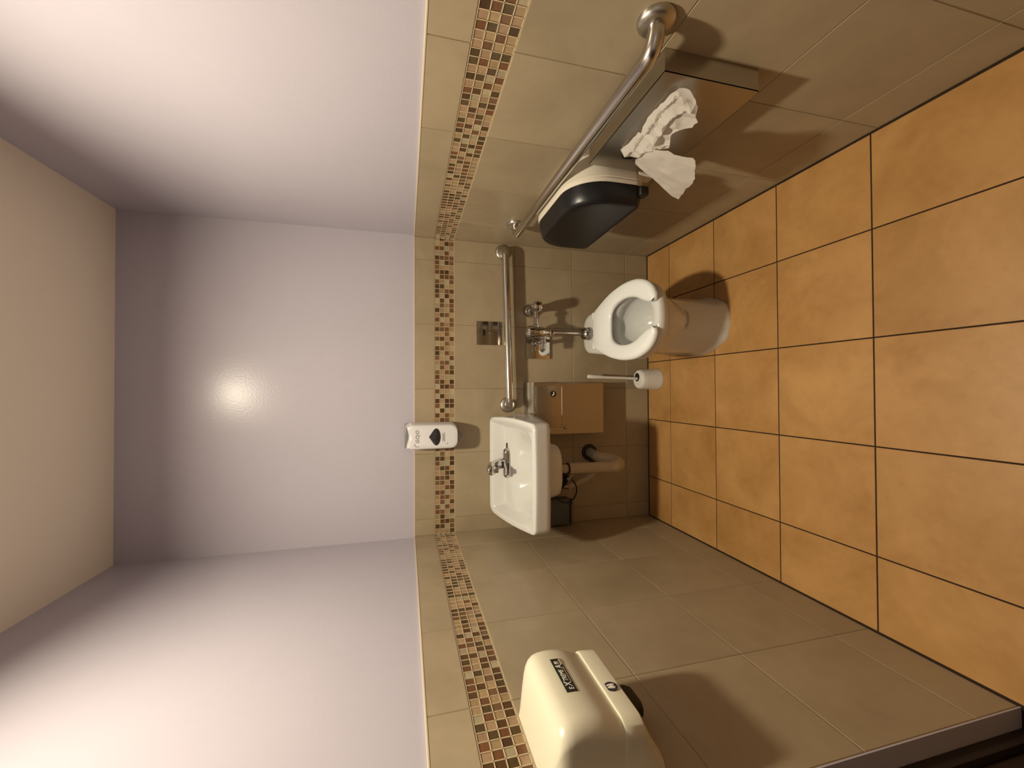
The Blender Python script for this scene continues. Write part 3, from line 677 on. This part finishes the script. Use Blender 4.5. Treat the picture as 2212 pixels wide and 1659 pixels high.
# ------------------------------------------------------------------ toilet brush
def brush():
    bx, by = 0.026, 2.052
    h = thing('brush_holder', 'white plastic brush holder on the floor beside the toilet', 'brush holder', (bx, by, 0))
    bm = BM(); lathe(bm, (bx, by, 0.0005), (0, 0, 1), [(0, 0.060), (0.004, 0.061), (0.012, 0.0595), (0.085, 0.0560), (0.108, 0.0545), (0.118, 0.0520), (0.1235, 0.046), (0.1240, 0.020), (0.1240, 0.0)], 40, True, True); part('cup', bm, M['brush'], h)
    bm = BM(); lathe(bm, (bx+0.012, by+0.006, 0.1215), (0, 0, 1), [(0, 0.024), (0.0035, 0.024), (0.0036, 0.0)], 24, True, False); part('opening', bm, M['rubber'], h, 'dark disc painting the shade of the hole in the top')  # flat dark disc on the closed cup paints the shade of the hole
    b = thing('toilet_brush', 'white plastic brush standing upright in the holder beside the toilet', 'brush', (bx, by, 0.10))
    bm = BM(); pts = [(bx+0.004, by+0.004, 0.126), (bx+0.007, by+0.008, 0.20), (bx+0.010, by+0.013, 0.30), (bx+0.011, by+0.014, 0.322)]
    tube(bm, pts, [0.0082, 0.0080, 0.0078, 0.0078], 16); part('rod', bm, M['brush'], b)
    bm = BM(); tube(bm, [(bx+0.011, by+0.014, 0.320), (bx+0.012, by+0.016, 0.345), (bx+0.013, by+0.018, 0.38), (bx+0.015, by+0.021, 0.412), (bx+0.015, by+0.021, 0.418), (bx+0.015, by+0.021, 0.4205)], [0.0078, 0.0098, 0.0108, 0.0112, 0.009, 0.004], 18); part('handle', bm, M['brush'], b)
brush()

# ------------------------------------------------------------------ napkin disposal bin
def napkin():
    X0, X1, Z0, Z1, D = -0.266, 0.006, 0.340, 0.745, 0.100
    yf = YB-D
    t = thing('disposal_bin', 'stainless steel sanitary disposal bin on the wall beside the sink', 'bin', ((X0+X1)/2, YB, Z0))
    bm = BM(); box(bm, X0, X1, yf, YB-0.0005, Z0, Z1-0.014, 0.0015, 1); part('body', bm, M['steel_panel'], t)
    bm = BM(); rings(bm, [[(x, YB-0.0005, 0.763), (x, YB-0.066, 0.763), (x, YB-0.072, 0.761), (x, yf-0.003, 0.742), (x, yf-0.004, 0.738), (x, yf-0.004, 0.733), (x, YB-0.0005, 0.733)] for x in (X0-0.002, X1+0.002)]); part('lid', bm, M['steel'], t)
    bm = BM(); box(bm, X0+0.033, X1-0.016, yf-0.0035, yf-0.0002, 0.583, 0.722, 0.003, 2); part('door', bm, M['steel_panel'], t)
    bm = BM()
    x0, x1, z0, z1 = X0+0.030, X1-0.013, 0.580, 0.725
    pts = rrect(x0, x1, z0, z1, 0.006, 5); pi = rrect(x0+0.003, x1-0.003, z0+0.003, z1-0.003, 0.004, 5)
    rings(bm, [[(x, yf-0.0001, z) for x, z in pts], [(x, yf-0.0055, z) for x, z in pts], [(x, yf-0.0055, z) for x, z in pi], [(x, yf-0.0001, z) for x, z in pi]], False, False); part('door_rim', bm, M['steel_bar'], t)
    bm = BM(); lathe(bm, (-0.052, yf-0.0033, 0.632), (0, -1, 0), [(0, 0.0165), (0.0012, 0.0165)], 32); st = part('sticker', bm, M['black'], t, 'round black sticker with a pale emblem')
    bm = BM(); tube(bm, bez([(-0.0605, yf-0.0047, 0.6385), (-0.056, yf-0.0047, 0.630), (-0.050, yf-0.0047, 0.6285), (-0.041, yf-0.0047, 0.631)], 5), [0.0035]*6+[0.0030]*10, 8)
    part('emblem', bm, M['ink_white'], st, 'pale curved emblem')
    bm = BM(); lathe(bm, (-0.229, yf-0.0002, 0.562), (0, -1, 0), [(0, 0.0115), (0.005, 0.0115), (0.008, 0.009), (0.0085, 0.003)], 24); part('lock', bm, M['chrome_dull'], t, 'round steel lock')
napkin()

# ------------------------------------------------------------------ toilet paper dispenser on the right wall
def tp():
    Y0, Y1, Z0, Z1 = 1.224, 1.712, 0.590, 0.856
    t = thing('paper_dispenser', 'cream and smoked black twin toilet roll dispenser under the right grab bar', 'dispenser', (WR, (Y0+Y1)/2, Z0))
    def ring(off, e, zb=0.0, ex=0.0):
        r = 0.135
        return [(WR-off, y, z) for y, z in rrect(Y0+e-ex, Y1-e+ex, Z0+e*0.7+zb, Z1-e, 0, 10, (max(0.02, 0.045-e), max(0.02, 0.045-e), r-e*0.6, r-e*0.6))]
    bm = BM(); rings(bm, [ring(0.0005, 0.010), ring(0.050, 0.002), ring(0.078, 0.0), ring(0.080, 0.003), ring(0.082, 0.003), ring(0.084, 0.0), ring(0.096, 0.002)], True, True); part('housing', bm, M['cream_plastic'], t, 'cream plastic housing')
    bm = BM(); rings(bm, [ring(0.0962, 0.003), ring(0.110, 0.004), ring(0.130, 0.008), ring(0.148, 0.013), ring(0.1545, 0.0165), ring(0.1585, 0.0215), ring(0.160, 0.028), ring(0.1595, 0.05), ring(0.1590, 0.09)], True, True); part('cover', bm, M['smoke'], t, 'smoked black cover')
    bm = BM(); lathe(bm, (WR-0.118, 1.640, 0.862), (-0.3, 0.2, 1), [(0, 0.0055), (0.003, 0.0055)], 16); part('key_hole', bm, M['chrome'], t)
    bm = BM(); box(bm, WR-0.130, WR-0.098, Y0-0.006, Y0+0.030, Z0-0.004, Z0+0.030, 0.008, 3); part('latch', bm, M['black'], t)
    bm = BM(); box(bm, WR-0.060, WR-0.0005, Y0+0.0, Y0+0.05, Z0-0.03, Z0+0.03, 0.006, 2); part('foot', bm, M['cream_plastic'], t)
    # loose end of the roll below the cover
    bm = BM(); vs = []
    nx = 9
    for i in range(nx):
        y = 1.500+0.085*i/(nx-1); row = []
        for j in range(5):
            z = Z0+0.006-0.058*j/4*(1-0.5*abs(i-5)/5+0.15*math.sin(i*2.1)); row.append((WR-0.105-0.012*math.sin(j*0.9+i*0.7), y+0.004*math.sin(j*1.3), z))
        vs.append(row)
    rings(bm, vs, False, False, closed=False)
    solo('toilet_paper', bm, M['paper'], 'torn white paper end hanging under the black roll dispenser', 'toilet paper')
tp()

# ------------------------------------------------------------------ seat cover dispenser and its tissue
def cover_box():
    Y0, Y1, Z0, Z1, D = 0.814, 1.214, 0.545, 0.808, 0.056
    t = thing('cover_dispenser', 'stainless steel seat cover dispenser on the right wall with tissue spilling out', 'dispenser', (WR, (Y0+Y1)/2, Z0))
    xf = WR-D; th = 0.0012
    bm = BM()
    box(bm, xf, WR-0.0005, Y0, Y1, Z1-th, Z1); part('top', bm, M['steel'], t)
    for ya in (Y0, Y1-th): part('side_panel', box(BM(), xf, WR-0.0005, ya, ya+th, Z0, Z1-th), M['steel'], t)
    bm = BM(); box(bm, xf, WR-0.0005, Y0+th, Y1-th, Z0, Z0+th); part('bottom', bm, M['steel'], t)
    # front panel with a curved opening
    op = []
    n = 48
    for k in range(n):
        a = 2*PI*k/n
        y = 1.030+0.134*math.copysign(abs(math.cos(a))**0.7, math.cos(a)); z = 0.704+(0.040 if math.sin(a) > 0 else 0.040)*math.copysign(abs(math.sin(a))**0.8, math.sin(a))
        op.append((y, z))
    def outer(a):
        c, s = math.cos(a), math.sin(a); k = 1/max(abs(c)/0.2, abs(s)/0.1315); return (1.014+c*k*1.0, 0.6765+s*k)
    ou = [outer(2*PI*k/n) for k in range(n)]
    ou = [(max(Y0, min(Y1, y)), max(Z0, min(Z1, z))) for y, z in ou]
    # snap four samples to the corners
    for cy, cz in ((Y0, Z0), (Y1, Z0), (Y0, Z1), (Y1, Z1)):
        i = min(range(n), key=lambda q: (ou[q][0]-cy)**2+(ou[q][1]-cz)**2); ou[i] = (cy, cz)
    bm = BM(); rings(bm, [[(xf+0.003, y, z) for y, z in ou], [(xf-0.0012, y, z) for y, z in ou], [(xf-0.0012, y, z) for y, z in op], [(xf+0.003, y, z) for y, z in op]], False, False); part('front_panel', bm, M['steel_panel'], t)
    bm = BM(); box(bm, WR-0.004, WR-0.001, Y0+0.004, Y1-0.004, Z0+0.004, Z1-0.004); part('inside', bm, M['black'], t, 'black sheet painting the shade inside')  # black sheet behind the slot; the inner shade is put into its colour
    bm = BM()
    for k in range(4): box(bm, WR-0.030+0.004*k, WR-0.028+0.004*k, Y0+0.012, Y1-0.012, Z0+0.008, Z0+0.185-0.004*k)
    solo('seat_covers', bm, M['paper'], 'stack of folded tissue seat covers inside the steel dispenser', 'paper')
    return xf
xf = cover_box()
def tissue(name, label, outline, depth, seed, amp, creases, n_in=520):
    """outline: polygon in (y, z); depth(y, z) gives the distance out from the right wall"""
    rr = random.Random(seed)
    P = [Vector(p) for p in outline]
    fine = []
    for a, b in zip(P, P[1:]+P[:1]):
        k = max(2, int((b-a).length/0.012))
        for i in range(k): fine.append(a+(b-a)*(i/k)+Vector((rr.uniform(-1, 1), rr.uniform(-1, 1)))*0.0012)
    def inside(p):
        c = False; j = len(fine)-1
        for i in range(len(fine)):
            a, b = fine[i], fine[j]
            if (a.y > p.y) != (b.y > p.y) and p.x < (b.x-a.x)*(p.y-a.y)/(b.y-a.y)+a.x: c = not c
            j = i
        return c
    xs_ = [p.x for p in P]; ys_ = [p.y for p in P]; pts = list(fine); tries = 0
    inner_pts = []
    while len(inner_pts) < n_in and tries < 30000:
        tries += 1; q = Vector((rr.uniform(min(xs_), max(xs_)), rr.uniform(min(ys_), max(ys_))))
        if inside(q) and all((q-b).length > 0.0042 for b in pts) and all((q-b).length > 0.0042 for b in inner_pts): inner_pts.append(q)
    pts += inner_pts; ne = len(fine)
    v2, e2, f2, _, _, _ = delaunay_2d_cdt(pts, [(i, (i+1) % ne) for i in range(ne)], [], 1, 1e-6)
    bm = BM(); vs = []
    for p in v2:
        d = depth(p.x, p.y)
        nz = noise.noise(Vector((p.x*22, p.y*22, seed*3.1)))*amp + amp*0.9*(1-2*abs(noise.noise(Vector((p.x*34+5, p.y*30, seed*1.7)))))
        for (ax, ay, bx, by, h, wd) in creases:
            A = Vector((ax, ay)); B = Vector((bx, by)); ab = B-A; q = max(0, min(1, (p-A).dot(ab)/ab.length_squared)); dist = (p-(A+ab*q)).length
            nz += h*max(0, 1-dist/wd)
        vs.append(bm.verts.new((WR-d-nz, p.x, p.y)))
    for f in f2: bm.faces.new([vs[i] for i in f])
    o = solo(name, bm, M['paper'], label, 'paper', angle=28)
    return o
# crumpled cover drawn half out of the slot
UP = [(0.8396, 0.7504), (0.8317, 0.7385), (0.8324, 0.7214), (0.8419, 0.7048), (0.8538, 0.6901), (0.8809, 0.6752), (0.8937, 0.6568), (0.9105, 0.6601), (0.9417, 0.6745), (0.9679, 0.6798), (0.9837, 0.6729), (1.0136, 0.6576), (1.0507, 0.6916), (1.065, 0.6961), (1.1123, 0.7074), (1.1277, 0.7316), (1.1083, 0.755), (1.008, 0.7485), (0.9877, 0.7569), (0.9408, 0.7604), (0.8897, 0.7585), (0.8528, 0.7586)]
tissue('seat_cover', 'crumpled white tissue seat cover bunched in the slot of the steel dispenser', UP,
       lambda y, z: 0.3672-0.0201*y-0.3796*z, 5, 0.0045,
       [(1.12, 0.735, 0.87, 0.750, 0.010, 0.014), (1.09, 0.71, 0.90, 0.725, 0.013, 0.016), (1.05, 0.695, 0.96, 0.715, 0.012, 0.014), (0.85, 0.75, 0.87, 0.68, 0.010, 0.012), (0.93, 0.745, 0.895, 0.665, -0.010, 0.012), (1.03, 0.665, 1.00, 0.72, 0.009, 0.012), (0.86, 0.70, 0.955, 0.735, 0.008, 0.008), (0.885, 0.675, 0.915, 0.745, -0.007, 0.009), (1.00, 0.665, 1.075, 0.73, 0.008, 0.009), (0.95, 0.68, 1.02, 0.745, -0.008, 0.009)])
LOWP = [(1.0727, 0.7005), (1.0366, 0.7009), (0.9888, 0.6769), (0.9882, 0.6566), (0.9742, 0.6404), (0.9474, 0.6287), (0.9523, 0.619), (0.9679, 0.6036), (0.9905, 0.5902), (1.0216, 0.564), (1.0577, 0.5482), (1.0924, 0.5395), (1.1434, 0.5177), (1.1716, 0.5089), (1.1769, 0.5279), (1.1622, 0.5986), (1.1484, 0.6823), (1.1227, 0.6963)]
tissue('seat_cover', 'flat torn tissue seat cover hanging below the steel dispenser', LOWP,
       lambda y, z: 0.7301-0.2738*y-0.5079*z+0.004, 9, 0.0028, [(1.10, 0.69, 1.07, 0.56, 0.004, 0.03)])

# ------------------------------------------------------------------ hand dryer on the left wall
def dryer():
    Y0, Y1 = 0.690, 0.936
    t = thing('hand_dryer', 'ivory hand dryer on the left wall with a black nameplate', 'hand dryer', (WL, (Y0+Y1)/2, 0.90))
    yc = (Y0+Y1)/2
    def ring(z, d, e, r=0.032):
        r = min(r, d*0.9+0.0005); o = []
        a0, a1 = Y0+e, Y1-e
        m_ = 10
        o.append((WL+0.0005, a0, z))
        for k in range(m_+1):
            a = PI+(k/m_)*PI/2            # near corner
            o.append((WL+d-r-r*math.sin(a)-0.0*k, a0+r+r*math.cos(a), z))
        for k in range(1, 12): o.append((WL+d, a0+r+(a1-a0-2*r)*k/12, z))
        for k in range(m_+1):
            a = (k/m_)*PI/2
            o.append((WL+d-r+r*math.cos(a), a1-r+r*math.sin(a), z))
        o.append((WL+0.0005, a1, z))
        return o
    lv = [(0.900, 0.030, 0.012), (0.918, 0.058, 0.008), (0.940, 0.100, 0.003), (0.9465, 0.114, 0.001), (0.950, 0.118, 0.0), (0.985, 0.1215, 0.0), (0.9885, 0.1205, 0.0005), (0.9895, 0.1160, 0.001), (0.995, 0.1172, 0.001), (1.009, 0.1225, 0.0005), (1.024, 0.1285, 0.0), (1.038, 0.1325, 0.0), (1.055, 0.1350, 0.0), (1.073, 0.1355, 0.0), (1.090, 0.1340, 0.0), (1.102, 0.1305, 0.001), (1.111, 0.1235, 0.003), (1.117, 0.1145, 0.006), (1.121, 0.104, 0.010), (1.126, 0.084, 0.016), (1.130, 0.060, 0.020), (1.134, 0.030, 0.023), (1.137, 0.003, 0.025)]
    bm = BM(); rings(bm, [ring(*q) for q in lv], True, True); part('cover', bm, M['ivory'], t, angle=40)
    # nameplate follows the bulge of the front
    def fx(z):
        for (z0, d0, _), (z1, d1, _) in zip(lv, lv[1:]):
            if z0 <= z <= z1: return WL+d0+(d1-d0)*(z-z0)/(z1-z0)
        return WL+0.135
    bm = BM(); y0, y1, z0, z1 = 0.776, 0.879, 1.0490, 1.0725
    nz = 5; a = []
    for off in (0.0002, 0.0011):
        a.append([(fx(z0+(z1-z0)*k/nz)+off, yy, z0+(z1-z0)*k/nz) for yy, ks in ((y0, range(nz+1)), (y1, range(nz, -1, -1))) for k in ks])
    rings(bm, a, False, True); pl = part('nameplate', bm, M['ink_black'], t, 'black nameplate reading EXTREMEAIR')
    zc = (z0+z1)/2
    tilt = (fx(z1)-fx(z0))
    X = fx(zc)+0.0016
    def lab(s, size, y, z, sp=1.0, sx=0.9, nm='lettering', mt_='ink_white', shear=0.25):
        return shade_text(s, size, M[mt_], nm, pl, plane_mtx((fx(z)+0.0016, y, z), (0, 1, 0), (tilt, 0, z1-z0)), 0.0003, shear, sp, sx)
    lab('E', 0.0140, 0.7835, 1.0585); lab('X', 0.0215, 0.7955, 1.0610, 1, 0.9); lab('TREME', 0.0145, 0.8225, 1.0615, 0.95, 0.86); lab('A', 0.0205, 0.8505, 1.0610, 1, 0.9); lab('IR', 0.0140, 0.8640, 1.0620, 0.95, 0.9)
    bm = BM(); box(bm, fx(1.0530)+0.0010, fx(1.0530)+0.0018, 0.803, 0.850, 1.0524, 1.0530); part('underline', bm, M['ink_gold'], pl)
    bm = BM(); box(bm, fx(1.0525)+0.0008, fx(1.0525)+0.0017, 0.8575, 0.8770, 1.0505, 1.0550); part('badge', bm, M['ink_gold'], pl)
    # round sticker with a pair of hands
    ys_, zs_ = 0.788, 0.970
    bm = BM(); lathe(bm, (fx(zs_)-0.0002, ys_, zs_), (1, 0, 0.0), [(0, 0.0135), (0.0012, 0.0135)], 36); st = part('sticker', bm, M['ink_navy'], t, 'round dark sticker with pale hands')
    bm = BM()
    xh = fx(zs_)+0.0011
    for s in (-1, 1):
        tube(bm, [(xh, ys_+s*0.0038-0.001, zs_-0.0072), (xh, ys_+s*0.0036, zs_-0.001), (xh, ys_+s*0.0030+0.001, zs_+0.0075)], [0.0022, 0.0026, 0.0015], 8)
    box(bm, xh-0.001, xh+0.0006, ys_-0.0046, ys_+0.0046, zs_-0.0052, zs_+0.0020, 0.001, 1)
    part('hands_emblem', bm, M['ink_white'], st, 'pale hands emblem')
    # black outlet under the lip
    bm = BM(); pts = rrect(WL+0.030, WL+0.074, 0.782, 0.858, 0.018, 6); pi = rrect(WL+0.035, WL+0.069, 0.787, 0.853, 0.014, 6)
    rings(bm, [[(x, y, 0.945) for x, y in pts], [(x, y, 0.908) for x, y in pts], [(x, y, 0.896) for x, y in pi], [(x, y, 0.894) for x, y in pi]], False, True); part('air_outlet', bm, M['black'], t, 'black air outlet')
dryer()
